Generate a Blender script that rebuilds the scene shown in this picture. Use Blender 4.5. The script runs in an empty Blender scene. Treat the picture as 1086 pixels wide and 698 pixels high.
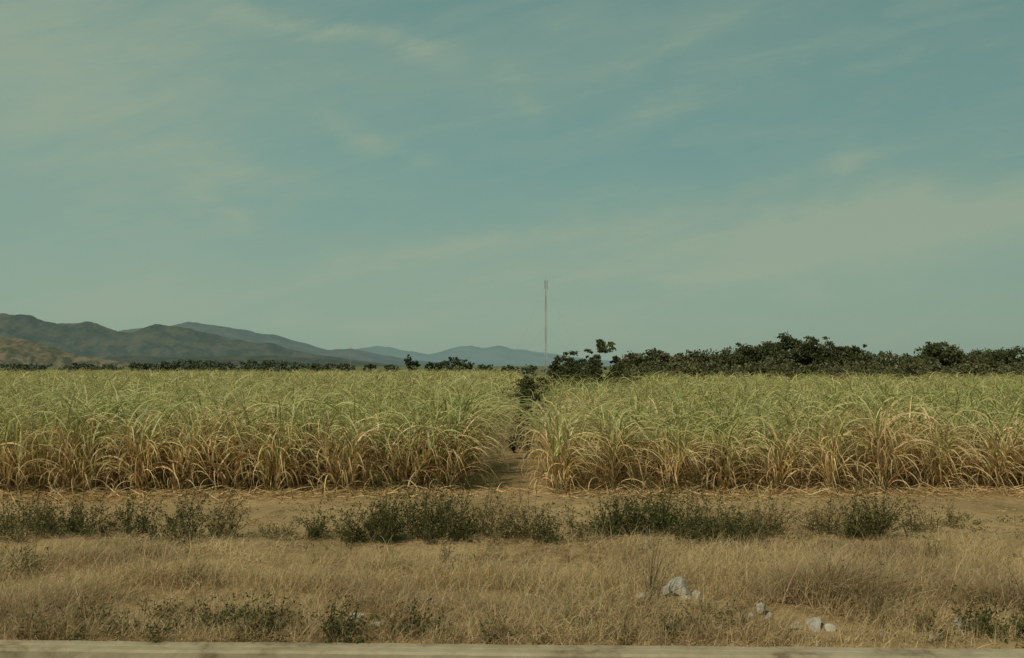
import bpy, bmesh, math, numpy as np
from mathutils import Vector
rng=np.random.default_rng(11)
scene=bpy.context.scene
F=1056.0; H=2.8
def U(a,b,n=None): return rng.uniform(a,b,n)

# ---------------- helpers ----------------
_lat={}
def vnoise(x,y,scale,seed=0):
    if seed not in _lat: _lat[seed]=np.random.default_rng(seed+100).random((256,256))
    L=_lat[seed]; x=np.asarray(x,float)/scale; y=np.asarray(y,float)/scale
    xi=np.floor(x).astype(int); yi=np.floor(y).astype(int); fx=x-xi; fy=y-yi
    fx=fx*fx*(3-2*fx); fy=fy*fy*(3-2*fy)
    a=L[xi%256,yi%256]; b=L[(xi+1)%256,yi%256]; c=L[xi%256,(yi+1)%256]; d=L[(xi+1)%256,(yi+1)%256]
    return (a*(1-fx)+b*fx)*(1-fy)+(c*(1-fx)+d*fx)*fy
def fbm(x,y,scale,seed=0,o=4):
    s=0;a=1;t=0
    for i in range(o):
        s=s+a*vnoise(x,y,scale/2**i,seed+i); t+=a; a*=.5
    return s/t
def kerb_back(x): return 9.72-0.032*x
def sstep(a,b,x):
    t=np.clip((x-a)/(b-a),0,1); return t*t*(3-2*t)
def gz(x,y):
    x=np.asarray(x,float); y=np.asarray(y,float)
    k=y-kerb_back(x)
    n=fbm(x,y,2.2,3)-.5
    near=sstep(0.05,1.2,k)*(1-sstep(60,90,y))
    bank=0.10*np.exp(-((y-20.2)/1.3)**2)
    return np.where(k<-0.1,0.0,0.09*sstep(-.1,.1,k)+near*(0.24*n+0.06*(fbm(x,y,.5,9)-.5)+bank))

def mesh_obj(name,V,Fq,C=None,mat=None,smooth=False,parent=None):
    V=np.asarray(V,np.float32).reshape(-1,3); Fq=np.asarray(Fq,np.int32)
    me=bpy.data.meshes.new(name)
    me.vertices.add(len(V)); me.vertices.foreach_set("co",V.ravel())
    k=Fq.shape[1]
    me.loops.add(Fq.size); me.loops.foreach_set("vertex_index",Fq.ravel())
    me.polygons.add(len(Fq)); me.polygons.foreach_set("loop_start",np.arange(0,Fq.size,k,dtype=np.int32))
    me.update(calc_edges=True); me.validate()
    if C is not None:
        at=me.color_attributes.new("Col",'FLOAT_COLOR','POINT')
        c=np.ones((len(V),4),np.float32); c[:,:3]=C; at.data.foreach_set("color",c.ravel())
    me.polygons.foreach_set("use_smooth",np.full(len(me.polygons),smooth))
    ob=bpy.data.objects.new(name,me); scene.collection.objects.link(ob)
    if mat: me.materials.append(mat)
    if parent: ob.parent=parent
    return ob
class Acc:
    def __init__(s): s.V=[];s.F=[];s.C=[];s.n=0
    def add(s,V,Fq,C):
        V=V.reshape(-1,3); s.V.append(V); s.F.append(Fq+s.n); s.C.append(np.broadcast_to(C,(len(V),3))); s.n+=len(V)
    def build(s,name,mat,**k):
        return mesh_obj(name,np.concatenate(s.V),np.concatenate(s.F),np.concatenate(s.C),mat,**k)

def ribbons(acc,P,az,el,L,droop,W,S,C0,C1,wind=(0,0,0),floor=True,taper=.8,pw=1.3,tipstart=.5):
    N=len(P); wind=np.asarray(wind,float)
    pts=np.zeros((N,S+1,3)); pts[:,0]=P
    ver=np.zeros((N,S+1,2,3)); tw=U(-.9,.9,N); twr=U(-1,1,N)
    C=np.zeros((N,S+1,2,3))
    ca,sa=np.cos(az),np.sin(az)
    for k in range(S+1):
        t=k/S
        if k>0:
            tm=(k-.5)/S
            e=el-droop*tm**pw
            d=np.stack([np.cos(e)*ca,np.cos(e)*sa,np.sin(e)],1)+wind*tm
            d/=np.linalg.norm(d,axis=1)[:,None]
            pts[:,k]=pts[:,k-1]+d*(L/S)[:,None]
        e=el-droop*t**pw
        side=np.stack([-sa,ca,0*sa],1); nn=np.stack([-np.sin(e)*ca,-np.sin(e)*sa,np.cos(e)],1)
        a=tw+twr*t
        s=side*np.cos(a)[:,None]+nn*np.sin(a)[:,None]
        w=W*.5*max(.06,(1-t)**taper)*(0.6+0.4*min(1,t*4+.0))
        c=pts[:,k]
        ver[:,k,0]=c-s*w[:,None]; ver[:,k,1]=c+s*w[:,None]
        m=0 if t<tipstart else (t-tipstart)/(1-tipstart)
        C[:,k,:,:]=(C0*(1-m)+C1*m)[:,None,:]
    if floor:
        g=gz(ver[...,0],ver[...,1])+.012
        ver[...,2]=np.maximum(ver[...,2],g+rng.uniform(0,.02,g.shape))
    i=np.arange(N)[:,None]*(S+1)*2+np.arange(S)[None,:]*2
    Fq=np.stack([i,i+1,i+3,i+2],-1).reshape(-1,4)
    acc.add(ver,Fq,C.reshape(-1,3))
    return pts
def cards(acc,P,size,C,flat=0.0,asp=.55):
    N=len(P)
    a=rng.normal(size=(N,3)); a/=np.linalg.norm(a,axis=1)[:,None]
    b=rng.normal(size=(N,3)); b=np.cross(a,b); b/=np.linalg.norm(b,axis=1)[:,None]
    size=np.asarray(size).reshape(-1,1)
    v=np.stack([P-a*size*.5,P+b*size*.5*asp,P+a*size*.5,P-b*size*.5*asp],1)
    i=np.arange(N)[:,None]*4
    acc.add(v,np.concatenate([i,i+1,i+2,i+3],1),np.repeat(C,4,axis=0))
def tube(acc,pts,rad,col,n=6):
    pts=np.asarray(pts,float); m=len(pts); V=[]
    for k in range(m):
        d=pts[min(k+1,m-1)]-pts[max(k-1,0)]; d/=np.linalg.norm(d)+1e-9
        r=np.array([1,0,0]) if abs(d[0])<.8 else np.array([0,1,0])
        u=np.cross(d,r);u/=np.linalg.norm(u); w=np.cross(d,u)
        for j in range(n):
            a=2*math.pi*j/n; V.append(pts[k]+rad[k]*(u*math.cos(a)+w*math.sin(a)))
    Fq=[[k*n+j,k*n+(j+1)%n,(k+1)*n+(j+1)%n,(k+1)*n+j] for k in range(m-1) for j in range(n)]
    acc.add(np.array(V),np.array(Fq),np.array(col,float))
def mixc(a,b,t): 
    a=np.array(a);b=np.array(b); return a*(1-t)[:,None]+b*t[:,None]
def jitter(C,s=.2): return np.clip(C*(1+rng.normal(0,s,(len(C),1)))*(1+rng.normal(0,s*.25,C.shape)),.01,.9)

# ---------------- materials ----------------
def newmat(name):
    m=bpy.data.materials.new(name); m.use_nodes=True; nt=m.node_tree; nt.nodes.clear()
    return m,nt,nt.nodes.new('ShaderNodeOutputMaterial')
def leafmat(name,trans=.3,gloss=.06,nscale=6,rough=.45):
    m,nt,out=newmat(name); N=nt.nodes; L=nt.links
    at=N.new('ShaderNodeAttribute'); at.attribute_name="Col"
    no=N.new('ShaderNodeTexNoise'); no.inputs['Scale'].default_value=nscale; no.inputs['Detail'].default_value=3
    g=N.new('ShaderNodeNewGeometry'); L.new(g.outputs['Position'],no.inputs['Vector'])
    mr=N.new('ShaderNodeMapRange'); mr.inputs['To Min'].default_value=.7; mr.inputs['To Max'].default_value=1.3
    L.new(no.outputs['Fac'],mr.inputs['Value'])
    vm=N.new('ShaderNodeVectorMath'); vm.operation='SCALE'; L.new(at.outputs['Color'],vm.inputs[0]); L.new(mr.outputs[0],vm.inputs['Scale'])
    d=N.new('ShaderNodeBsdfDiffuse'); t=N.new('ShaderNodeBsdfTranslucent'); gl=N.new('ShaderNodeBsdfGlossy'); gl.inputs['Roughness'].default_value=rough
    L.new(vm.outputs[0],d.inputs[0]); L.new(vm.outputs[0],t.inputs[0])
    m1=N.new('ShaderNodeMixShader'); m1.inputs[0].default_value=trans; L.new(d.outputs[0],m1.inputs[1]); L.new(t.outputs[0],m1.inputs[2])
    m2=N.new('ShaderNodeMixShader'); m2.inputs[0].default_value=gloss; L.new(m1.outputs[0],m2.inputs[1]); L.new(gl.outputs[0],m2.inputs[2])
    L.new(m2.outputs[0],out.inputs[0]); return m
M_cane=leafmat("cane_leaf",.28,.03,3)
M_grass=leafmat("dry_grass_blade",.25,.02,5)
M_weed=leafmat("weed_leaf",.2,.0,8)
M_tree=leafmat("tree_foliage",.2,.0,.6)
M_bark=leafmat("bark",0,.0,8)

def ramp(N,stops):
    r=N.new('ShaderNodeValToRGB'); e=r.color_ramp.elements
    while len(e)<len(stops): e.new(.5)
    for i,(p,c) in enumerate(stops): e[i].position=p; e[i].color=(*c,1)
    return r
def ground_mat():
    m,nt,out=newmat("sandy_soil"); N=nt.nodes; L=nt.links
    g=N.new('ShaderNodeNewGeometry')
    def noise(s,d=6,dist=0,rough=.6):
        n=N.new('ShaderNodeTexNoise'); n.inputs['Scale'].default_value=s; n.inputs['Detail'].default_value=d; n.inputs['Distortion'].default_value=dist; n.inputs['Roughness'].default_value=rough
        L.new(g.outputs['Position'],n.inputs['Vector']); return n
    n1=noise(.45,5); n2=noise(5,8,.4,.7); n3=noise(45,4)
    r1=ramp(N,[(.3,(.35,.24,.12)),(.55,(.47,.325,.165)),(.75,(.54,.385,.205))]); L.new(n1.outputs[0],r1.inputs[0])
    r2=ramp(N,[(.3,(.6,.57,.55)),(.5,(.95,.95,.95)),(.7,(1.12,1.12,1.08))]); L.new(n2.outputs[0],r2.inputs[0])
    mx=N.new('ShaderNodeMix'); mx.data_type='RGBA'; mx.blend_type='MULTIPLY'; mx.inputs[0].default_value=.9
    L.new(r1.outputs[0],mx.inputs[6]); L.new(r2.outputs[0],mx.inputs[7])
    r3=ramp(N,[(.35,(.6,.6,.6)),(.6,(1.1,1.1,1.1))]); L.new(n3.outputs[0],r3.inputs[0])
    mx2=N.new('ShaderNodeMix'); mx2.data_type='RGBA'; mx2.blend_type='MULTIPLY'; mx2.inputs[0].default_value=.6
    L.new(mx.outputs[2],mx2.inputs[6]); L.new(r3.outputs[0],mx2.inputs[7])
    sp=N.new('ShaderNodeSeparateXYZ'); L.new(g.outputs['Position'],sp.inputs[0])
    mr=N.new('ShaderNodeMapRange'); mr.inputs['From Min'].default_value=90; mr.inputs['From Max'].default_value=260; L.new(sp.outputs['Y'],mr.inputs['Value'])
    nf=noise(.01,4); rf=ramp(N,[(.4,(.12,.14,.07)),(.6,(.2,.19,.1))]); L.new(nf.outputs[0],rf.inputs[0])
    mx3=N.new('ShaderNodeMix'); mx3.data_type='RGBA'; L.new(mr.outputs[0],mx3.inputs[0]); L.new(mx2.outputs[2],mx3.inputs[6]); L.new(rf.outputs[0],mx3.inputs[7])
    b=N.new('ShaderNodeBsdfDiffuse'); L.new(mx3.outputs[2],b.inputs[0])
    ad=N.new('ShaderNodeMath'); ad.operation='ADD'; L.new(n2.outputs[0],ad.inputs[0]); L.new(n3.outputs[0],ad.inputs[1])
    bp=N.new('ShaderNodeBump'); bp.inputs['Strength'].default_value=.7; bp.inputs['Distance'].default_value=.05; L.new(ad.outputs[0],bp.inputs['Height']); L.new(bp.outputs[0],b.inputs['Normal'])
    L.new(b.outputs[0],out.inputs[0]); return m
def simple_mat(name,stops,scale,rough=.85,bump=.3,dist=.02,detail=8):
    m,nt,out=newmat(name); N=nt.nodes; L=nt.links
    g=N.new('ShaderNodeNewGeometry'); n=N.new('ShaderNodeTexNoise'); n.inputs['Scale'].default_value=scale; n.inputs['Detail'].default_value=detail; n.inputs['Roughness'].default_value=.65
    L.new(g.outputs['Position'],n.inputs['Vector']); r=ramp(N,stops); L.new(n.outputs[0],r.inputs[0])
    b=N.new('ShaderNodeBsdfPrincipled'); b.inputs['Roughness'].default_value=rough; b.inputs['Specular IOR Level'].default_value=.2
    L.new(r.outputs[0],b.inputs['Base Color'])
    bp=N.new('ShaderNodeBump'); bp.inputs['Strength'].default_value=bump; bp.inputs['Distance'].default_value=dist; L.new(n.outputs[0],bp.inputs['Height']); L.new(bp.outputs[0],b.inputs['Normal'])
    L.new(b.outputs[0],out.inputs[0]); return m

# ---------------- ground ----------------
def axis(lo,hi,step,far):
    a=np.arange(lo,hi+1e-6,step); out=[hi]; s=step
    while out[-1]<far: s*=1.35; out.append(out[-1]+s)
    neg=[lo]; s=step
    while neg[-1]>-far: s*=1.35; neg.append(neg[-1]-s)
    return np.array(neg[:0:-1]+list(a)+out[1:])
xs=axis(-18,18,.12,25000); ys=axis(8.5,26,.12,25000)
X,Y=np.meshgrid(xs,ys,indexing='ij'); Z=gz(X,Y)
nx,ny=X.shape; i=(np.arange(nx-1)[:,None]*ny+np.arange(ny-1)[None,:]).ravel()
mesh_obj("ground",np.stack([X,Y,Z],-1),np.stack([i,i+ny,i+ny+1,i+1],1),None,ground_mat(),smooth=True)

# ---------------- road + kerb ----------------
def strip(name,y0,y1,z,mat,x0=-300,x1=300,parent=None):
    V=[(x0,kerb_back(x0)+y0,z),(x1,kerb_back(x1)+y0,z),(x1,kerb_back(x1)+y1,z),(x0,kerb_back(x0)+y1,z)]
    return mesh_obj(name,V,[[0,1,2,3]],None,mat,parent=parent)
road=bpy.data.objects.new("road",None); scene.collection.objects.link(road)
M_asph=simple_mat("asphalt",[(.3,(.035,.035,.035)),(.7,(.07,.068,.065))],30,.9)
M_paint=simple_mat("road_paint",[(.3,(.55,.54,.5)),(.7,(.75,.74,.7))],8,.7)
strip("asphalt_surface",-14,-.30,.004,M_asph,parent=road)
strip("edge_line",-1.15,-1.03,.008,M_paint,parent=road)
for k in range(-12,13):
    strip("lane_dash_%d"%(k+12),-4.9,-4.78,.008,M_paint,k*9.0,k*9.0+3.5,parent=road)
M_kerb=simple_mat("weathered_concrete",[(.3,(.16,.12,.07)),(.45,(.31,.255,.16)),(.7,(.41,.35,.23))],2.6,.9,.7,.03,10)
A=Acc()
S=900; xx=np.linspace(-60,60,S)
wob=.02*(fbm(xx,xx*0,1.5,90)-.5); wz=.018*(fbm(xx,xx*0+5,1.1,93)-.5)+.006*(vnoise(xx,xx*0,.12,95)-.5)
prof=[(-.30,0.0),(-.295,.085),(-.27,.107),(-.185,.112),(-.165,.109),(-.155,.085),(-.135,.112),(-.03,.118),(-.005,.105),(0,-.06)]
V=np.zeros((S,len(prof),3))
for b,(o,z) in enumerate(prof):
    chip=.014*(vnoise(xx,xx*0+b*3,.15,97)-.5)
    V[:,b,0]=xx; V[:,b,1]=kerb_back(xx)+o+wob+chip*(z>.05); V[:,b,2]=z+(wz if z>.05 else 0)
n=len(prof); i=(np.arange(S-1)[:,None]*n+np.arange(n-1)[None,:]).ravel()
A.add(V,np.stack([i,i+n,i+n+1,i+1],1),np.array([.3,.3,.3]))
A.build("kerb",M_kerb)

# ---------------- sugarcane ----------------
G1=(.255,.28,.085); G2=(.48,.46,.175); ST1=(.72,.53,.27); ST2=(.38,.255,.115); YG=(.58,.50,.22)
def rowx(x0,y): return x0+0.026*(y-20.8)
def cane(acc,sx,sy,hs,nst,ng,nd,segs,stalk=True,wmul=1.0,spread=1.0,dryb=0.0,f0=.45,br=.12,fount=False,lean_x=.0,wx=.34):
    n=len(sx)
    bx=np.repeat(sx,nst)+rng.normal(0,br,n*nst); by=np.repeat(sy,nst)+rng.normal(0,br,n*nst); h=np.minimum(np.repeat(hs,nst)*U(.76,1.1,n*nst),2.6)
    cx=np.repeat(sx,nst); cy=np.repeat(sy,nst)
    az=np.arctan2(by-cy,bx-cx)+rng.normal(0,.5,n*nst); lean=np.abs(rng.normal(.12,.12,n*nst))*spread
    sh=h*U(.46,.66,n*nst)*(.82 if fount else 1); m=n*nst
    lx=np.repeat(rng.normal(lean_x,.09,n),nst)
    top=np.stack([bx+np.cos(az)*np.sin(lean)*sh+lx*sh,by+np.sin(az)*np.sin(lean)*sh,np.cos(lean)*sh],1)
    base=np.stack([bx,by,gz(bx,by)],1)
    top[:,2]+=base[:,2]
    W0=np.stack([np.clip(rng.normal(wx,.20,n),-.1,.9),rng.normal(.0,.16,n),-np.abs(rng.normal(0,.07,n))],1)
    Wg=np.repeat(np.repeat(W0,nst,0),ng,0)
    if stalk:
        dv=top-base; aa=np.arctan2(dv[:,1],dv[:,0]); ee=np.arctan2(dv[:,2],np.hypot(dv[:,0],dv[:,1]))
        for q in (0,1):
            ribbons(acc,base,aa,ee,np.linalg.norm(dv,axis=1),np.zeros(m),np.full(m,.030),2,jitter(np.tile((.22,.17,.08),(m,1))),np.tile((.25,.24,.1),(m,1)),floor=False,taper=.1)
    dn=np.repeat(np.repeat(vnoise(sx,sy,2.2,21),nst),ng)
    k=ng; f=np.tile(np.linspace(f0,1.0,k),m)+rng.normal(0,.04,m*k)
    P=np.repeat(base,k,0)*(1-f[:,None])+np.repeat(top,k,0)*f[:,None]
    a=U(0,2*math.pi,m*k)
    hh=np.repeat(h,k)
    if fount:
        el=np.clip(rng.normal(1.28,.15,m*k),.8,1.52); L=np.minimum(hh*U(.54,.92,m*k)*(1.25-.2*f),1.95); dr=U(2.0,3.5,m*k)*(1.15-.2*f); pw=1.75
        dr=np.minimum(dr,el+1.45)
    else:
        el=np.clip(rng.normal(1.15,.2,m*k)+.25*(f-.7),.5,1.48); L=np.minimum(hh*U(.46,.76,m*k)*(1.28-.22*f),1.7); dr=U(1.2,2.7,m*k)*(1.3-.4*f); pw=1.4
    t=np.clip(rng.normal(.55,.3,m*k),0,1); C0=mixc(G1,G2,t)
    yl=(dn*.7+U(0,.6,m*k)+.75*(1-f)+dryb)>.95
    st=yl&(rng.random(m*k)<.40+.6*(1-f)+dryb)
    C0[yl]=np.array(YG); C0[st]=np.array(ST1)*.95; C0=jitter(C0,.19)
    C1=jitter(mixc(G2,(.64,.53,.28),np.clip(U(-.1,1.2,m*k),0,1)),.15)
    # keep stray leaves from rising far above the canopy
    reach=P[:,2]+.74*L; over=np.clip(reach-2.62,0,None); L=np.maximum(L-over*1.3,.4)
    ribbons(acc,P,a,el,L,dr,U(.020,.040,m*k)*wmul,segs,C0,C1,wind=Wg,pw=pw)
    if nd:
        k=nd; f=np.tile(np.linspace(.08,.9,k),m)+rng.normal(0,.05,m*k)
        P=np.repeat(base,k,0)*(1-f[:,None])+np.repeat(top,k,0)*f[:,None]
        a=np.repeat(az,k)+rng.normal(0,1.0,m*k); el=np.clip(rng.normal(1.12 if fount else 1.0,.25,m*k),.1,1.5)
        L=np.repeat(h,k)*U(.32,.74,m*k); dr=U(1.9,3.4,m*k)
        C0=jitter(mixc(ST2,ST1,np.clip(U(-.2,1.5,m*k),0,1)),.18); gr=rng.random(m*k)<(.06+.2*f); C0[gr]=jitter(np.tile(YG,(gr.sum(),1)),.2)
        Wd=np.repeat(np.repeat(W0,nst,0),k,0)*.6
        ribbons(acc,P,a,el,L,dr,U(.014,.040,m*k)*wmul,segs,C0,jitter(np.tile(ST1,(m*k,1)),.18),wind=Wd,pw=1.4)
def front(x):
    return 20.9+.6*(vnoise(x,x*0,1.7,31)-.5)+np.where((x>-3.0)&(x<0),.6*np.clip((x+3.0)/1.6,0,1),0)
def stools(rows,y0,y1,step,jx=.1,jy=.12):
    SX=[];SY=[]
    for r in rows:
        yy=np.arange(0,y1-y0,step)+ (front(np.array(float(r)))if y0<22 else y0)
        yy=yy+rng.normal(0,jy,len(yy)); SX.append(rowx(r,yy)+rng.normal(0,jx,len(yy))); SY.append(yy)
    return np.concatenate(SX),np.concatenate(SY)
def inview(x,y,m=4): return np.abs(x)<.55*y+m
rowsL=np.arange(-1.30,-130,-1.12); rowsR=np.arange(.93,130,1.16)
bl=Acc(); br=Acc()
for acc,rows,side in((bl,rowsL,0),(br,rowsR,1)):
    hb=2.34 if side==0 else 2.12
    nr=rows[np.abs(rows)<16]
    nr=nr+rng.normal(0,.08,len(nr))*(np.abs(nr)>1.4)
    sx,sy=stools(nr,20.9,26,.5 if side==0 else .62,jx=.12 if side==0 else .05)
    hs=hb*(1+.34*(vnoise(sx,sy,1.3,41)-.5))*U(.88,1.08,len(sx))
    fr=sy<22.4
    cane(acc,sx[fr],sy[fr],hs[fr],8,8,12,9,wmul=1.3,spread=1.25 if side else 1.4,dryb=.20 if side else .10,f0=.25 if side else .32,br=.07 if side else .10,fount=True,lean_x=.12 if side else .05,wx=.42)
    cane(acc,sx[~fr],sy[~fr],hs[~fr],8,8,4,6,wmul=1.15,dryb=.05,fount=True,lean_x=.08)
    sx,sy=stools(rows[np.abs(rows)<36],26.3,52,.62,jx=.2); k=inview(sx,sy); sx=sx[k];sy=sy[k]
    if side: k=~((sx<8.5)&(sy>50)); sx=sx[k];sy=sy[k]
    cane(acc,sx,sy,2.22*(1+.16*(vnoise(sx,sy,4,42)-.5))*U(.92,1.06,len(sx)),4,10,0,4,False,1.15)
    ymax=165 if side==0 else 100
    n=int((ymax-52)*(.55*ymax+10)*.34*(1.0)); fy=U(52,ymax,n); fx=U(0,1,n)*(.55*ymax+8); fx=(1 if side else -1)*fx+(1 if side else -.4)*1.0+.026*30
    k=inview(fx,fy,5)
    if side: k&=~((fx<9)&(fy<72))
    fx=fx[k];fy=fy[k]
    cane(acc,fx,fy,2.2*(1+.12*(vnoise(fx,fy,8,43)-.5))*U(.92,1.06,len(fx)),4,8,0,3,False,2.4)
bl.build("sugarcane_field",M_cane,smooth=True)
br.build("sugarcane_field",M_cane,smooth=True)
A=Acc(); n=7500
lx=U(-16,16,n); ly=20.6+rng.normal(0,.45,n)+.6*(vnoise(lx,lx*0,1.7,31)-.5); kk=(np.abs(lx+.15)>1.0)|(rng.random(n)<.25); lx=lx[kk];ly=ly[kk]; n=len(lx)
P=np.stack([lx,ly,gz(lx,ly)+.01],1)
ribbons(A,P,U(0,6.28,n),U(-.05,.6,n),U(.15,.7,n),U(0,1.,n),U(.012,.035,n),4,jitter(mixc(ST2,ST1,U(0,1,n)),.2),jitter(np.tile(ST1,(n,1))))
A.build("cane_leaf_litter",M_cane,smooth=True)

# ---------------- dry grass ----------------
A=Acc()
D1=(.60,.45,.235); D2=(.33,.22,.11); D3=(.68,.54,.32)
def wp(px,d): return (px-543)/F*d
rub=[(wp(715,11.7),11.5,.36),(wp(803,10.75),10.65,.24),(wp(862,10.45),10.3,.3),(wp(385,10.6),10.45,.28),(wp(1010,10.5),10.4,.24)]
def clearing(x,y):
    k=np.ones(len(x),bool)
    for cx,cy,r in rub: k&=((x-cx)**2+((y-cy)*.8)**2>r*r)|(rng.random(len(x))<.15)
    return k
def grass(n,y0,y1,Lr,dens,wr=(.004,.008),upr=(1.1,.3),xr=15,green=.03,S=3):
    nt=n//14
    tx=U(-xr,xr,nt); ty=U(y0,y1,nt); keep=dens(tx,ty)>rng.random(nt); tx=tx[keep];ty=ty[keep]
    m=len(tx)*14; x=np.repeat(tx,14)+rng.normal(0,.05,m); y=np.repeat(ty,14)+rng.normal(0,.05,m)
    k=(y>kerb_back(x)+.01)&clearing(x,y); x=x[k];y=y[k];m=len(x)
    hN=.35+1.35*fbm(x,y,1.6,55,3)
    L=U(*Lr,m)*hN; a=U(0,6.28,m); el=np.clip(rng.normal(*upr,m),.15,1.55)
    t=np.clip(fbm(x,y,1.3,60)*2.6-.75+rng.normal(0,.2,m),0,1); C=mixc(D2,D1,t); g=rng.random(m)<green+.16*(fbm(x,y,1.0,66)>.58); C[g]=(.16,.17,.07); C=jitter(C,.2)
    ribbons(A,np.stack([x,y,gz(x,y)],1),a,el,L,U(.3,1.9,m),U(*wr,m),S,C,jitter(C*.4+.6*mixc(D1,D3,U(0,1,m)),.15),wind=(.35,0,0))
grass(180000,9.6,15.2,(.10,.38),lambda x,y:(.12+1.25*sstep(.42,.6,fbm(x,y,1.8,50)))*(1-.75*sstep(13.4,15.2,y)))
grass(75000,13.5,20.6,(.05,.16),lambda x,y:.12+.85*sstep(.45,.62,fbm(x,y,1.5,70))*(1-sstep(17,19,y)*.85),upr=(.8,.4))
def clump(cx,cy,r,n,L,col=(.40,.29,.15),w=(.004,.008)):
    x=cx+rng.normal(0,r,n); y=cy+rng.normal(0,r*.5,n); k=clearing(x,y); x=x[k];y=y[k];n=len(x)
    y=np.maximum(y,kerb_back(x)+.02)
    C=jitter(mixc(col,D1,U(0,.8,n)),.2)
    ribbons(A,np.stack([x,y,gz(x,y)],1),U(0,6.28,n),np.clip(rng.normal(1.2,.25,n),.4,1.55),U(L*.45,L,n),U(.2,1.9,n),U(*w,n),4,C,jitter(C*.5+.5*np.tile(D3,(n,1)),.2),wind=(.35,0,0))
RB=(.24,.155,.08)
for px,d,r,n,L in[(885,11.5,.40,3400,.80),(850,12.4,.3,1200,.6),(620,12.2,.5,2000,.5),(510,12.6,.5,1800,.45),(180,12.5,.5,1600,.5),(60,11.6,.4,1500,.5),(20,10.8,.3,1200,.55),(1010,12.6,.6,2000,.5),(1060,11.4,.4,1700,.6),(330,12.2,.5,1600,.45),(440,11.3,.4,1200,.4),(740,12.9,.5,1500,.45),(250,10.9,.5,1200,.4),(575,10.8,.5,1200,.4),(940,10.8,.4,900,.45),(110,13.8,.5,900,.4),(400,13.6,.6,900,.4),(500,10.0,.5,900,.3),(650,10.0,.5,900,.3),(60,10.1,.4,800,.35),(800,10.0,.5,900,.3),(960,9.9,.5,700,.3),(200,10.0,.6,1400,.32),(300,10.0,.6,1200,.32)]:
    clump(wp(px,d),d,r,n,L,RB if px in(885,1060,20,440,110) else (.42,.30,.155))
A.build("dry_grass",M_grass,smooth=True)

# ---------------- weeds ----------------
def weed(px,d,w,h,nst,leaves,col,name="weed_bush",lsz=(.022,.052)):
    A=Acc(); cx=wp(px,d)
    nc=max(3,int(w/.12)); u=rng.normal(0,.36,nc); ccx=cx+u*w; ccy=d+rng.normal(0,.16,nc)+rng.normal(0,.22,nc)*w; ch=np.clip(rng.normal(.72,.28,nc),.22,1.25)*np.exp(-u*u*.9)
    wt=ch/ch.sum(); ci=rng.choice(nc,nst,p=wt); n=nst
    x=ccx[ci]+rng.normal(0,.05,n); y=ccy[ci]+rng.normal(0,.05,n); y=np.maximum(y,kerb_back(x)+.03)
    sc=mixc((.10,.08,.045),(.12,.12,.06),U(0,1,n))
    pts=ribbons(A,np.stack([x,y,gz(x,y)],1),U(0,6.28,n),np.clip(rng.normal(1.12,.36,n),.1,1.5),h*ch[ci]*U(.5,1.5,n)*1.15,U(-.3,1.0,n),np.full(n,.008),5,jitter(sc),jitter(sc),wind=(.2,0,0),taper=.4)
    m=leaves; si=rng.integers(0,n,m); t=U(.15,1.0,m)**.8*5; k=np.minimum(t.astype(int),4); fr=(t-k)[:,None]
    p=pts[si,k]*(1-fr)+pts[si,k+1]*fr+rng.normal(0,.020,(m,3))
    p[:,2]=np.maximum(p[:,2],gz(p[:,0],p[:,1])+.02)
    tt=np.clip(.5*vnoise(p[:,0],p[:,2],.12,80)+U(0,.6,m),0,1)
    C=mixc(col[0],col[1],tt); dr=rng.random(m)<.07; C[dr]=(.25,.19,.09)
    cards(A,p,U(*lsz,m),jitter(C,.2),asp=.45)
    A.build(name,M_weed)
G=((.042,.048,.016),(.12,.122,.042)); B=((.13,.10,.045),(.24,.19,.085))
W=[(30,17.4,1.8,.5,130,2300,G),(75,17.0,1.3,.52,120,2300,G),(108,16.7,1.1,.58,120,2900,G),(15,16.2,1.0,.5,90,1200,B),
(184,16.1,.60,.62,95,2200,G),(236,16.4,.6,.62,95,1500,B),(310,16.5,.6,.32,40,600,B),(345,16.6,.5,.42,60,1300,G),
(385,16.5,.5,.45,70,1300,G),(410,16.5,.75,.74,140,3600,G),(440,16.7,.9,.66,140,3400,G),(490,16.7,.9,.62,130,3100,G),(460,16.2,1.2,.45,110,2500,G),
(545,16.5,.8,.62,110,1900,B),(590,16.3,.5,.45,60,900,G),(570,16.2,1.0,.42,90,1600,B),
(640,16.7,.6,.5,70,1400,G),(662,16.7,.8,.62,120,2900,G),(690,16.9,1.1,.68,140,3400,G),(720,16.6,1.1,.62,140,3600,G),(755,16.3,1.1,.52,130,3300,G),(820,16.8,1.0,.62,110,2000,B),(852,17.0,.8,.55,90,1600,B),(790,16.4,.6,.4,60,1000,G),
(905,16.6,.6,.62,110,2500,G),(935,16.2,.7,.62,100,2300,G),(1010,17.5,.7,.25,40,400,B),(965,16.9,.6,.3,40,400,B),
(-60,17,1.6,.5,110,2000,G),(-150,16.6,1.4,.5,110,2000,G),(1150,16.6,1.4,.45,100,2000,G),(1240,17,1.2,.5,100,1500,B)]
W=[(px,d-.75,w,h*1.12,n,l,c) for px,d,w,h,n,l,c in W]
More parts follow.
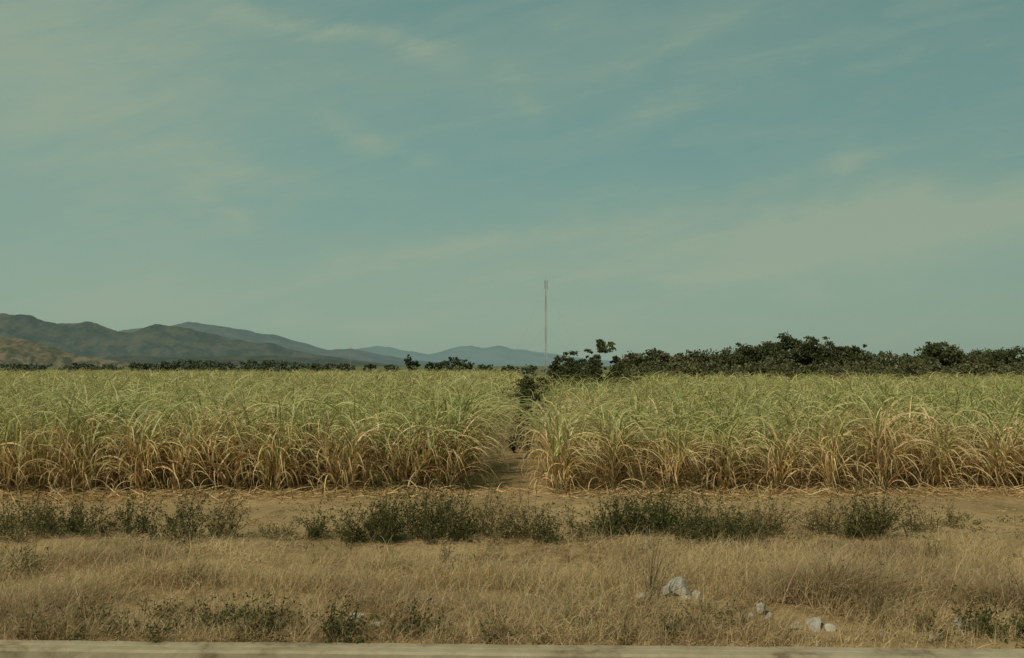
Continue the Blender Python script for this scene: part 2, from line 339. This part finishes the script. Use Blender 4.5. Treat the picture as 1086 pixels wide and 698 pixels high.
W+=[(150,10.2,1.0,.27,80,900,B),(200,10.12,.9,.25,70,900,G),(250,10.15,1.0,.28,70,900,B),(280,10.2,.7,.32,80,1000,G),(345,10.12,.8,.28,80,1100,G),(310,10.1,.7,.22,50,600,B),(110,10.25,.8,.22,60,500,B),(445,10.12,.6,.28,50,700,G),(405,10.1,.5,.2,40,400,B),
(60,10.1,.9,.25,60,600,B),(1045,10.1,.8,.30,80,1200,G),(1075,10.2,.5,.32,60,800,G),(770,10.3,.7,.24,50,600,B),(905,11.0,.7,.6,80,700,B),(640,10.2,.6,.22,40,400,B),(980,10.2,.5,.22,40,400,B),(540,10.1,.6,.2,40,400,B),(700,10.0,.6,.2,40,400,B),
(220,12.8,.6,.25,40,300,B),(480,13.6,.6,.25,40,300,B),(960,13.4,.7,.28,50,350,B),(20,13.2,.7,.35,60,500,B)]
for px,d,w,h,n,l,c in W: weed(px,d,w,h,n,l,c)
weed(688,11.3,.22,.62,34,60,((.07,.05,.035),(.12,.09,.06)),"dead_weed",(.02,.04))
weed(1085,11.0,.4,.45,40,120,((.07,.05,.035),(.12,.09,.06)),"dead_weed",(.02,.04))
A=Acc(); n=520; x=U(-12,12,n); y=rng.normal(16.7,1.2,n); k=(fbm(x,y,1.4,111)>.42)&(y<20)&(y>12); x=x[k];y=y[k]
m=16*len(x); P=np.stack([np.repeat(x,16),np.repeat(y,16),np.zeros(m)],1); P[:,:2]+=rng.normal(0,.07,(m,2)); P[:,2]=gz(P[:,0],P[:,1])+U(.01,.12,m)
cards(A,P,U(.025,.055,m),jitter(mixc((.08,.08,.03),(.22,.18,.08),U(0,1,m)),.2),asp=.45); A.build("ground_cover_weeds",M_weed)

# ---------------- rocks ----------------
M_rock=simple_mat("pale_limestone",[(.3,(.24,.21,.16)),(.5,(.42,.38,.31)),(.72,(.56,.52,.44))],9,.9,1.0,.05)
def rock(px,d,s,seed):
    bm=bmesh.new(); bmesh.ops.create_icosphere(bm,subdivisions=4,radius=1)
    r=np.random.default_rng(seed); pl=r.normal(size=(12,3)); pl/=np.linalg.norm(pl,axis=1)[:,None]; off=r.uniform(.3,.75,12)
    for v in bm.verts:
        c=np.array(v.co)
        for p,o in zip(pl,off):
            k=c@p
            if k>o: c=c-p*(k-o)
        c=c*(1+r.normal(0,.012)); v.co=Vector(c*np.array(s)*1.15)
    me=bpy.data.meshes.new("rock"); bm.to_mesh(me); bm.free(); me.materials.append(M_rock)
    o=bpy.data.objects.new("rock",me); x=wp(px,d); o.location=(x,d,float(gz(x,d))+s[2]*.5); o.rotation_euler=(r.uniform(-.3,.3),r.uniform(-.3,.3),r.uniform(0,6)); scene.collection.objects.link(o)
for q,(px,d,s) in enumerate([(720,11.75,(.16,.11,.14)),(706,11.65,(.11,.09,.09)),(682,11.3,(.09,.07,.08)),(737,11.5,(.09,.06,.06)),(725,11.35,(.07,.05,.05)),(694,11.15,(.05,.04,.03)),(803,10.75,(.11,.07,.08)),(812,10.6,(.07,.05,.05)),(795,10.55,(.05,.04,.04)),(862,10.45,(.18,.10,.09)),(843,10.35,(.09,.06,.06)),(878,10.3,(.08,.05,.05)),(380,10.6,(.14,.09,.09)),(402,10.45,(.10,.06,.06)),(392,10.35,(.06,.04,.04)),(1012,10.5,(.10,.07,.08)),(1024,10.4,(.06,.04,.05)),(985,10.0,(.14,.07,.04)),(377,10.9,(.07,.05,.04)),(560,11.9,(.05,.05,.04)),(300,10.2,(.05,.04,.03)),(640,14.8,(.06,.05,.04)),(930,10.1,(.05,.04,.04)),(760,10.2,(.05,.04,.03))]): rock(px,d,s,q+5)

# ---------------- trees ----------------
def tree(acc,x,y,h,w,leaves,lsz,c0=(.040,.052,.024),c1=(.125,.135,.06),low=.12,trunk=True,nsub=9):
    nb=rng.integers(7,12); tips=[]
    bark=(.10,.08,.055); tz=h*.28
    if trunk: tube(acc,[(x,y,0),(x+U(-.1,.1),y,tz*.5),(x+U(-.2,.2),y,tz)],[.035*h,.028*h,.022*h],bark)
    for b in range(nb):
        a=U(0,6.28); r=U(.15,.95)*w*.5; z=U(low+.12,.93)*h
        z=min(z,h*(1-.4*(r/(w*.5))**2)-.06*h)
        t=np.array([x+math.cos(a)*r,y+math.sin(a)*r,z]); tips.append(t)
        if trunk: tube(acc,[(x,y,tz*.8),((x+t[0])/2+U(-.1,.1),(y+t[1])/2,(tz+z)/2*1.05),tuple(t)],[.016*h,.011*h,.004*h],bark,5)
    tips.append(np.array([x+U(-.15,.15)*w,y,h*.86])); tips=np.array(tips); 
    sub=np.repeat(tips,nsub,0)+rng.normal(0,1,(len(tips)*nsub,3))*np.array([w*.12,w*.12,h*.07])
    sub[:,2]=np.clip(sub[:,2],low*h,h*1.0)
    ns=len(sub); cs=U(0,1,ns)
    si=rng.integers(0,ns,leaves); rad=np.minimum(w,h)*U(.04,.085,ns)
    v=rng.normal(0,1,(leaves,3)); v/=np.linalg.norm(v,axis=1)[:,None]; v*=U(.2,1.7,leaves)[:,None]
    p=sub[si]+v*rad[si][:,None]*np.array([1.15,1.15,.75])
    t=np.clip(cs[si]*.6+U(0,.45,leaves),0,1); C=jitter(mixc(c0,c1,t),.18)
    cards(acc,p,U(*lsz,leaves),C,asp=.7)
def topz(py,d): return H+(388-py)*d/F
for px,py,d,wpx,n in[(590,377,60,22,3800),(606,374,62,26,4600),(624,369,62,22,3800),(638,362,63,32,7500),(652,374,64,20,3000),(603,386,57,34,4200),(630,382,58,34,4200),(655,384,60,30,3500)]:
    A=Acc(); tree(A,wp(px,d),d,topz(py,d),wpx*d/F*1.15,n,(.08,.18),c1=(.14,.145,.06),low=.06); A.build("tree",M_tree)
A=Acc()
tops=[(665,378),(680,376),(700,373),(720,376),(742,372),(762,373),(782,368),(800,365),(820,362),(842,357),(862,360),(882,359),(898,366),(915,373),(935,374),(955,377),(972,373),(990,365),(1008,370),(1026,373),(1044,368),(1062,370),(1080,366),(1100,370),(1125,366),(1150,372),(1180,366),(1210,372),(1240,368)]
for px,py in tops:
    tn=U(0,1); c0=mixc((.035,.045,.02),(.065,.07,.035),np.array([tn]))[0]; c1=mixc((.105,.118,.05),(.20,.195,.10),np.array([tn]))[0]
    d=U(98,114); h=topz(py,d)*U(.96,1.03); tree(A,wp(px,d),d,h,U(3.6,5.6),4200,(.15,.34),c0=c0,c1=c1,low=.05,nsub=12)
    d=U(118,126); tree(A,wp(px+U(5,15),d),d,h*U(.80,.95),U(4.5,6.5),2200,(.2,.45),low=.05,nsub=12)
    d=U(92,98); tree(A,wp(px+U(-12,12),d),d,topz(384+U(-4,4),d),U(3,5.5),1500,(.14,.3),c0=(.07,.08,.04),c1=(.22,.215,.11),low=.03)
A.build("tree_line",M_tree)
A=Acc()
for px in np.arange(-160,372,8.0):
    if px<150 and rng.random()<.35: continue
    d=U(290,330); py=387-4.5*max(0,math.exp(-((px-205)/35)**2))-4.0*math.exp(-((px-280)/35)**2)-2*U(0,1)
    h=topz(py,d); tree(A,wp(px,d),d,h,U(4,8),360,(.4,.9),c0=(.065,.08,.05),c1=(.13,.145,.09),low=.05)
for px,py,w in[(395,386,5),(415,387,4),(434,376,2.4),(440,383,3.5),(456,385,3),(466,384,4),(474,382,4),(484,379,6),(492,380,5),(510,387,4),(520,387,5),(540,387,5),(560,387,6)]:
    d=U(290,310); h=topz(py,d); tree(A,wp(px,d),d,h,w,620,(.35,.7),c0=(.045,.06,.033),c1=(.10,.12,.06),low=.05)
A.build("distant_tree_line",M_tree)
for x,y,h,w,n in[(.35,28.5,1.7,.8,2800),(.55,31,2.1,1.0,3600),(.75,34,2.4,1.2,3600),(.7,38,2.45,1.6,3000),(1.1,43,2.65,1.8,3000)]:
    A=Acc(); tree(A,x,y,h,w,n,(.04,.10),c0=(.035,.043,.018),c1=(.12,.125,.05),low=.03,nsub=12); A.build("shrub",M_tree)

# ---------------- mast and utility pole ----------------
M_steel=leafmat("painted_steel",0,.1,1)
A=Acc(); d=300; mx=wp(579,d); top=topz(293,d)
rr=.34; legs=[(mx+rr*math.cos(a),d+rr*math.sin(a)) for a in(math.radians(90),math.radians(210),math.radians(330))]
nb=24; z=np.linspace(0,top-1.2,nb+1)
for k in range(nb):
    col=(.50,.52,.49) if (k//4)%2 else (.40,.39,.36)
    for j in range(3):
        p=legs[j];q=legs[(j+1)%3]
        tube(A,[(p[0],p[1],z[k]),(p[0],p[1],z[k+1])],[.055,.055],col,5)
        tube(A,[(p[0],p[1],z[k]),(q[0],q[1],z[k+1])],[.028,.028],col,4)
        tube(A,[(p[0],p[1],z[k+1]),(q[0],q[1],z[k+1])],[.028,.028],col,4)
tube(A,[(mx,d,top-1.3),(mx,d,top+.8)],[.06,.03],(.4,.4,.4),5)
for zz in(top-3.2,top-1.8):
    for s in(-1,1): tube(A,[(mx+s*.4,d,zz-.6),(mx+s*.4,d,zz+.6)],[.11,.11],(.28,.28,.27),6); tube(A,[(mx,d,zz),(mx+s*.4,d,zz)],[.04,.04],(.3,.3,.3),4)
for a in(90,210,330):
    for f in(.5,.92): tube(A,[(mx,d,top*f),(mx+14*math.cos(math.radians(a)),d+14*math.sin(math.radians(a)),0)],[.012,.012],(.3,.3,.3),3)
A.build("radio_mast",M_steel)
A=Acc(); px=wp(372,300); hz=topz(368,300)
tube(A,[(px,300,0),(px,300,hz)],[.12,.08],(.28,.26,.22),8); tube(A,[(px-.8,300,hz-.6),(px+.8,300,hz-.6)],[.05,.05],(.25,.22,.18),5)
for o in(-.7,0,.7): tube(A,[(px+o,300,hz-.6),(px+o,300,hz-.3)],[.04,.04],(.4,.4,.4),5)
A.build("utility_pole",M_bark)

# ---------------- mountains ----------------
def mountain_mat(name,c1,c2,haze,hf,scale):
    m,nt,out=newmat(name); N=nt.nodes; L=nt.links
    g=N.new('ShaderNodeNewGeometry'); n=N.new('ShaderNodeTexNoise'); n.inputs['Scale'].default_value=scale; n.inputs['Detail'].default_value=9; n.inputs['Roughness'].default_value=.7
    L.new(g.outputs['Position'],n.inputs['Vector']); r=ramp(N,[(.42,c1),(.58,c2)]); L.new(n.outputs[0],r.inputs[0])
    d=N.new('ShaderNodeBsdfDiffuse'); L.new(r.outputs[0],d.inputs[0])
    e=N.new('ShaderNodeEmission'); e.inputs[0].default_value=(*haze,1); e.inputs[1].default_value=1  # distance haze painted in as a constant emission, mixed over the lit slope colour
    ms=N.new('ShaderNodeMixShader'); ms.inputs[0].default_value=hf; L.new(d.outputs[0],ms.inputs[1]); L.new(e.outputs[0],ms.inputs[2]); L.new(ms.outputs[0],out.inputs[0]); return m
def mountains(name,d,prof,mat,seed,depth,cell,gully,nx=700,ny=110,jag=.12):
    px=np.array([p[0] for p in prof],float); py=np.array([p[1] for p in prof],float)
    X=np.linspace(wp(px[0],d),wp(px[-1],d),nx); hr=np.interp(X,(px-543)/F*d,(388-py)*d/F+H)
    hr=hr*(1.03+jag*(fbm(X,X*0+seed,cell*.4,seed+20,5)-.5))
    T=np.linspace(-1,1,ny); XX,TT=np.meshgrid(X,T,indexing='ij')
    env=np.clip(1-np.abs(TT),0,1)**.8
    Y=d+TT*depth
    wx=XX+.35*(Y-d)+cell*.6*(fbm(XX,Y,cell,seed+30,3)-.5)
    rid=np.abs(2*vnoise(wx,Y*.45,cell,seed)-1); rid2=np.abs(2*vnoise(wx+77,Y*.6,cell*.42,seed+1)-1); rid3=np.abs(2*vnoise(wx+31,Y,cell*.17,seed+2)-1)
    r=(1-rid)*.6+(1-rid2)*.4+(1-rid3)*.2
    side=np.clip(np.abs(TT)*3,0,1)*env**.5
    Z=hr[:,None]*env-gully*hr.mean()*r*side
    Z=np.maximum(Z,-5); Z[:,0]=-20;Z[:,-1]=-20
    i=(np.arange(nx-1)[:,None]*ny+np.arange(ny-1)[None,:]).ravel()
    mesh_obj(name,np.stack([XX,Y,Z],-1),np.stack([i,i+ny,i+ny+1,i+1],1),None,mat,smooth=True)
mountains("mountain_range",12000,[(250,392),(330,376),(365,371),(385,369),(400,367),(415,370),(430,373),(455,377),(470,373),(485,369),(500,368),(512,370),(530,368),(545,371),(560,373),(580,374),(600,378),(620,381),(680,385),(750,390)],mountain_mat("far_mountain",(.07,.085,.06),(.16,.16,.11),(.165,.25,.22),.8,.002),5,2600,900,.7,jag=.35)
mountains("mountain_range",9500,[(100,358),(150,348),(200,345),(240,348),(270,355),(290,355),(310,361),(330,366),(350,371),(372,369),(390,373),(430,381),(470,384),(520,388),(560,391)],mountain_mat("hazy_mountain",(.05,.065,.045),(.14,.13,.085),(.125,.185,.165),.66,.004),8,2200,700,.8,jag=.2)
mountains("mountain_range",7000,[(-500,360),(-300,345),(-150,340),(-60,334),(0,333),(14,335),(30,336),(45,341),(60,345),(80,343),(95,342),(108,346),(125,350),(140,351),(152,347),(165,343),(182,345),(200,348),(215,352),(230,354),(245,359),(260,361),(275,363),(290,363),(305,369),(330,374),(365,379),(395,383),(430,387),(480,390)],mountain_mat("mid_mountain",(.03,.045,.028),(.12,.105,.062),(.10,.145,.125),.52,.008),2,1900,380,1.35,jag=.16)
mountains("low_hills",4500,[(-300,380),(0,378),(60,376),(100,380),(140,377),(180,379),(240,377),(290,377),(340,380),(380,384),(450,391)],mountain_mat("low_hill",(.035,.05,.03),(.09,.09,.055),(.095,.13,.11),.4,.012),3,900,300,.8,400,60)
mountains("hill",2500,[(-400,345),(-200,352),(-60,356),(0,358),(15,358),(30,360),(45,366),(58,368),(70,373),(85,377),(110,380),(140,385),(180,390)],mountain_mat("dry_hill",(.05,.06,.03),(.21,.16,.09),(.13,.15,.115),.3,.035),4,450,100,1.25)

# ---------------- sun and sky ----------------
el=math.radians(46); sd=Vector((-.50,-.75,0)).normalized()*math.cos(el); sd.z=math.sin(el)
ld=bpy.data.lights.new("sun",'SUN'); ld.energy=2.7; ld.angle=math.radians(1.5); ld.color=(1,.90,.72)
lo=bpy.data.objects.new("sun",ld); lo.rotation_euler=sd.to_track_quat('Z','Y').to_euler(); lo.location=(0,0,40); scene.collection.objects.link(lo)
w=bpy.data.worlds.new("World"); scene.world=w; w.use_nodes=True; nt=w.node_tree; N=nt.nodes; L=nt.links; N.clear()
out=N.new('ShaderNodeOutputWorld'); bg=N.new('ShaderNodeBackground'); bg.inputs[1].default_value=.1; L.new(bg.outputs[0],out.inputs[0])
sky=N.new('ShaderNodeTexSky'); sky.sky_type='NISHITA'; sky.sun_disc=False; sky.sun_elevation=el; sky.sun_rotation=math.atan2(sd.x,sd.y); sky.dust_density=2
def val(v,s):
    if isinstance(v,(int,float)): s.default_value=v
    else: L.new(v,s)
def mth(op,a,b=0.0,c=None,clamp=False):
    n=N.new('ShaderNodeMath'); n.operation=op; n.use_clamp=clamp; val(a,n.inputs[0]); val(b,n.inputs[1])
    if c is not None: val(c,n.inputs[2])
    return n.outputs[0]
tc=N.new('ShaderNodeTexCoord'); sp=N.new('ShaderNodeSeparateXYZ'); L.new(tc.outputs['Generated'],sp.inputs[0])
ay=mth('MAXIMUM',mth('ABSOLUTE',sp.outputs['Y']),.05)
u0=mth('DIVIDE',sp.outputs['X'],ay); v0=mth('DIVIDE',sp.outputs['Z'],ay)
def noise3(sx,sy,sc,det=6,rough=.6,ox=0,rot=0,dist=0):
    cb=N.new('ShaderNodeCombineXYZ'); L.new(u0,cb.inputs[0]); L.new(v0,cb.inputs[1])
    mp=N.new('ShaderNodeMapping'); mp.vector_type='POINT'; mp.inputs['Rotation'].default_value=(0,0,rot); mp.inputs['Location'].default_value=(ox,ox*.7,0)
    mp2=N.new('ShaderNodeMapping'); mp2.inputs['Scale'].default_value=(sx,sy,1)
    L.new(cb.outputs[0],mp.inputs[0]); L.new(mp.outputs[0],mp2.inputs[0])
    n=N.new('ShaderNodeTexNoise'); n.inputs['Scale'].default_value=sc; n.inputs['Detail'].default_value=det; n.inputs['Roughness'].default_value=rough; n.inputs['Distortion'].default_value=dist
    L.new(mp2.outputs[0],n.inputs['Vector']); return n.outputs[0]
wu=noise3(1,1.5,5,5,.55,3.1); wv=noise3(1,1.8,5,5,.55,7.7)
u=mth('ADD',u0,mth('MULTIPLY',mth('SUBTRACT',wu,.5),.16)); v=mth('ADD',v0,mth('MULTIPLY',mth('SUBTRACT',wv,.5),.08))
def blob(px,py,rx,ry,ang,s):
    a=math.radians(ang); du=mth('SUBTRACT',u,(px-543)/F); dv=mth('SUBTRACT',v,(388-py)/F)
    p=mth('ADD',mth('MULTIPLY',du,math.cos(a)*F/rx),mth('MULTIPLY',dv,math.sin(a)*F/rx))
    q=mth('ADD',mth('MULTIPLY',du,-math.sin(a)*F/ry),mth('MULTIPLY',dv,math.cos(a)*F/ry))
    e=mth('MULTIPLY',mth('ADD',mth('MULTIPLY',p,p),mth('MULTIPLY',q,q)),-1.0)
    return mth('MULTIPLY',mth('EXPONENT',e),s)
broad=[(60,140,200,130,-15,1.2),(30,40,260,80,0,.75),(880,255,300,52,7,1.1),(1080,220,200,45,12,.65),(130,300,220,32,-4,.7),(480,270,190,30,6,.6),(450,350,800,34,0,.45),(560,60,300,50,10,.45)]
wisp=[(400,38,110,15,-14,1.2),(300,20,120,18,-10,.9),(548,102,24,12,0,1.2),(560,250,150,13,9,1.3),(830,240,200,18,10,1.3),(880,170,150,14,16,.9),(760,85,220,16,20,.6),(680,60,120,12,25,.5),(230,178,90,14,-8,1.1),(240,220,70,16,-25,.9),(400,345,120,8,3,.6),(700,290,200,12,3,1.0),(960,60,160,14,18,.5),(385,135,60,14,-30,.8),(440,268,90,12,10,1.0)]
tb=0.0
for b in broad: tb=mth('ADD',blob(*b),tb)
twp=0.0
for b in wisp: twp=mth('ADD',blob(*b),twp)
n1=noise3(1,3.2,4,9,.62,1.3,math.radians(-8),.3); n2=noise3(1,4.5,7,9,.66,5.3,math.radians(-12),.5); n3=noise3(1,1.3,14,8,.7,2.2)
f1=mth('MULTIPLY',tb,mth('MULTIPLY',mth('SUBTRACT',n1,.14,clamp=True),1.7))
f2=mth('MULTIPLY',twp,mth('MULTIPLY',mth('SUBTRACT',n2,.27,clamp=True),1.6))
f3=mth('MULTIPLY',mth('SUBTRACT',n2,.46,clamp=True),.9)
f4=mth('MULTIPLY',mth('SUBTRACT',n3,.5),.30)
fc=mth('ADD',mth('ADD',f1,f2),mth('ADD',f3,f4),clamp=True)
mr=N.new('ShaderNodeMapRange'); mr.inputs['From Min'].default_value=0; mr.inputs['From Max'].default_value=.5; L.new(sp.outputs['Z'],mr.inputs['Value'])
gr=ramp(N,[(0,(2.6,3.55,2.85)),(.12,(2.2,3.35,2.8)),(.4,(1.62,3.05,2.76)),(.75,(1.4,2.7,2.5)),(1,(1.2,2.4,2.2))]); 
L.new(mr.outputs[0],gr.inputs[0])
rt=N.new('ShaderNodeMapRange'); rt.inputs['From Min'].default_value=-.6; rt.inputs['From Max'].default_value=.6; rt.inputs['To Min'].default_value=1.08; rt.inputs['To Max'].default_value=.92; L.new(sp.outputs['X'],rt.inputs['Value'])
vs=N.new('ShaderNodeVectorMath'); vs.operation='SCALE'; L.new(gr.outputs[0],vs.inputs[0]); L.new(rt.outputs[0],vs.inputs['Scale'])
tint=N.new('ShaderNodeMix'); tint.data_type='RGBA'; tint.blend_type='MULTIPLY'; tint.inputs[0].default_value=1; L.new(sky.outputs[0],tint.inputs[6]); tint.inputs[7].default_value=(1.1,1.1,.7,1)
m1=N.new('ShaderNodeMix'); m1.data_type='RGBA'; m1.inputs[0].default_value=.88; L.new(tint.outputs[2],m1.inputs[6]); L.new(vs.outputs[0],m1.inputs[7])
m2=N.new('ShaderNodeMix'); m2.data_type='RGBA'; L.new(mth('MULTIPLY',fc,.76),m2.inputs[0]); L.new(m1.outputs[2],m2.inputs[6]); m2.inputs[7].default_value=(3.15,3.85,2.85,1)
L.new(m2.outputs[2],bg.inputs[0])

# ---------------- camera ----------------
cd=bpy.data.cameras.new("camera"); cam=bpy.data.objects.new("camera",cd); scene.collection.objects.link(cam); scene.camera=cam
cd.sensor_width=36; cd.lens=36*F/1086; cd.clip_end=60000; cd.clip_start=.1
cam.location=(0,0,H); cam.rotation_euler=(math.radians(90)+math.atan(39/F),0,0)
scene.view_settings.view_transform='Standard'; scene.view_settings.look='None'; scene.view_settings.exposure=0
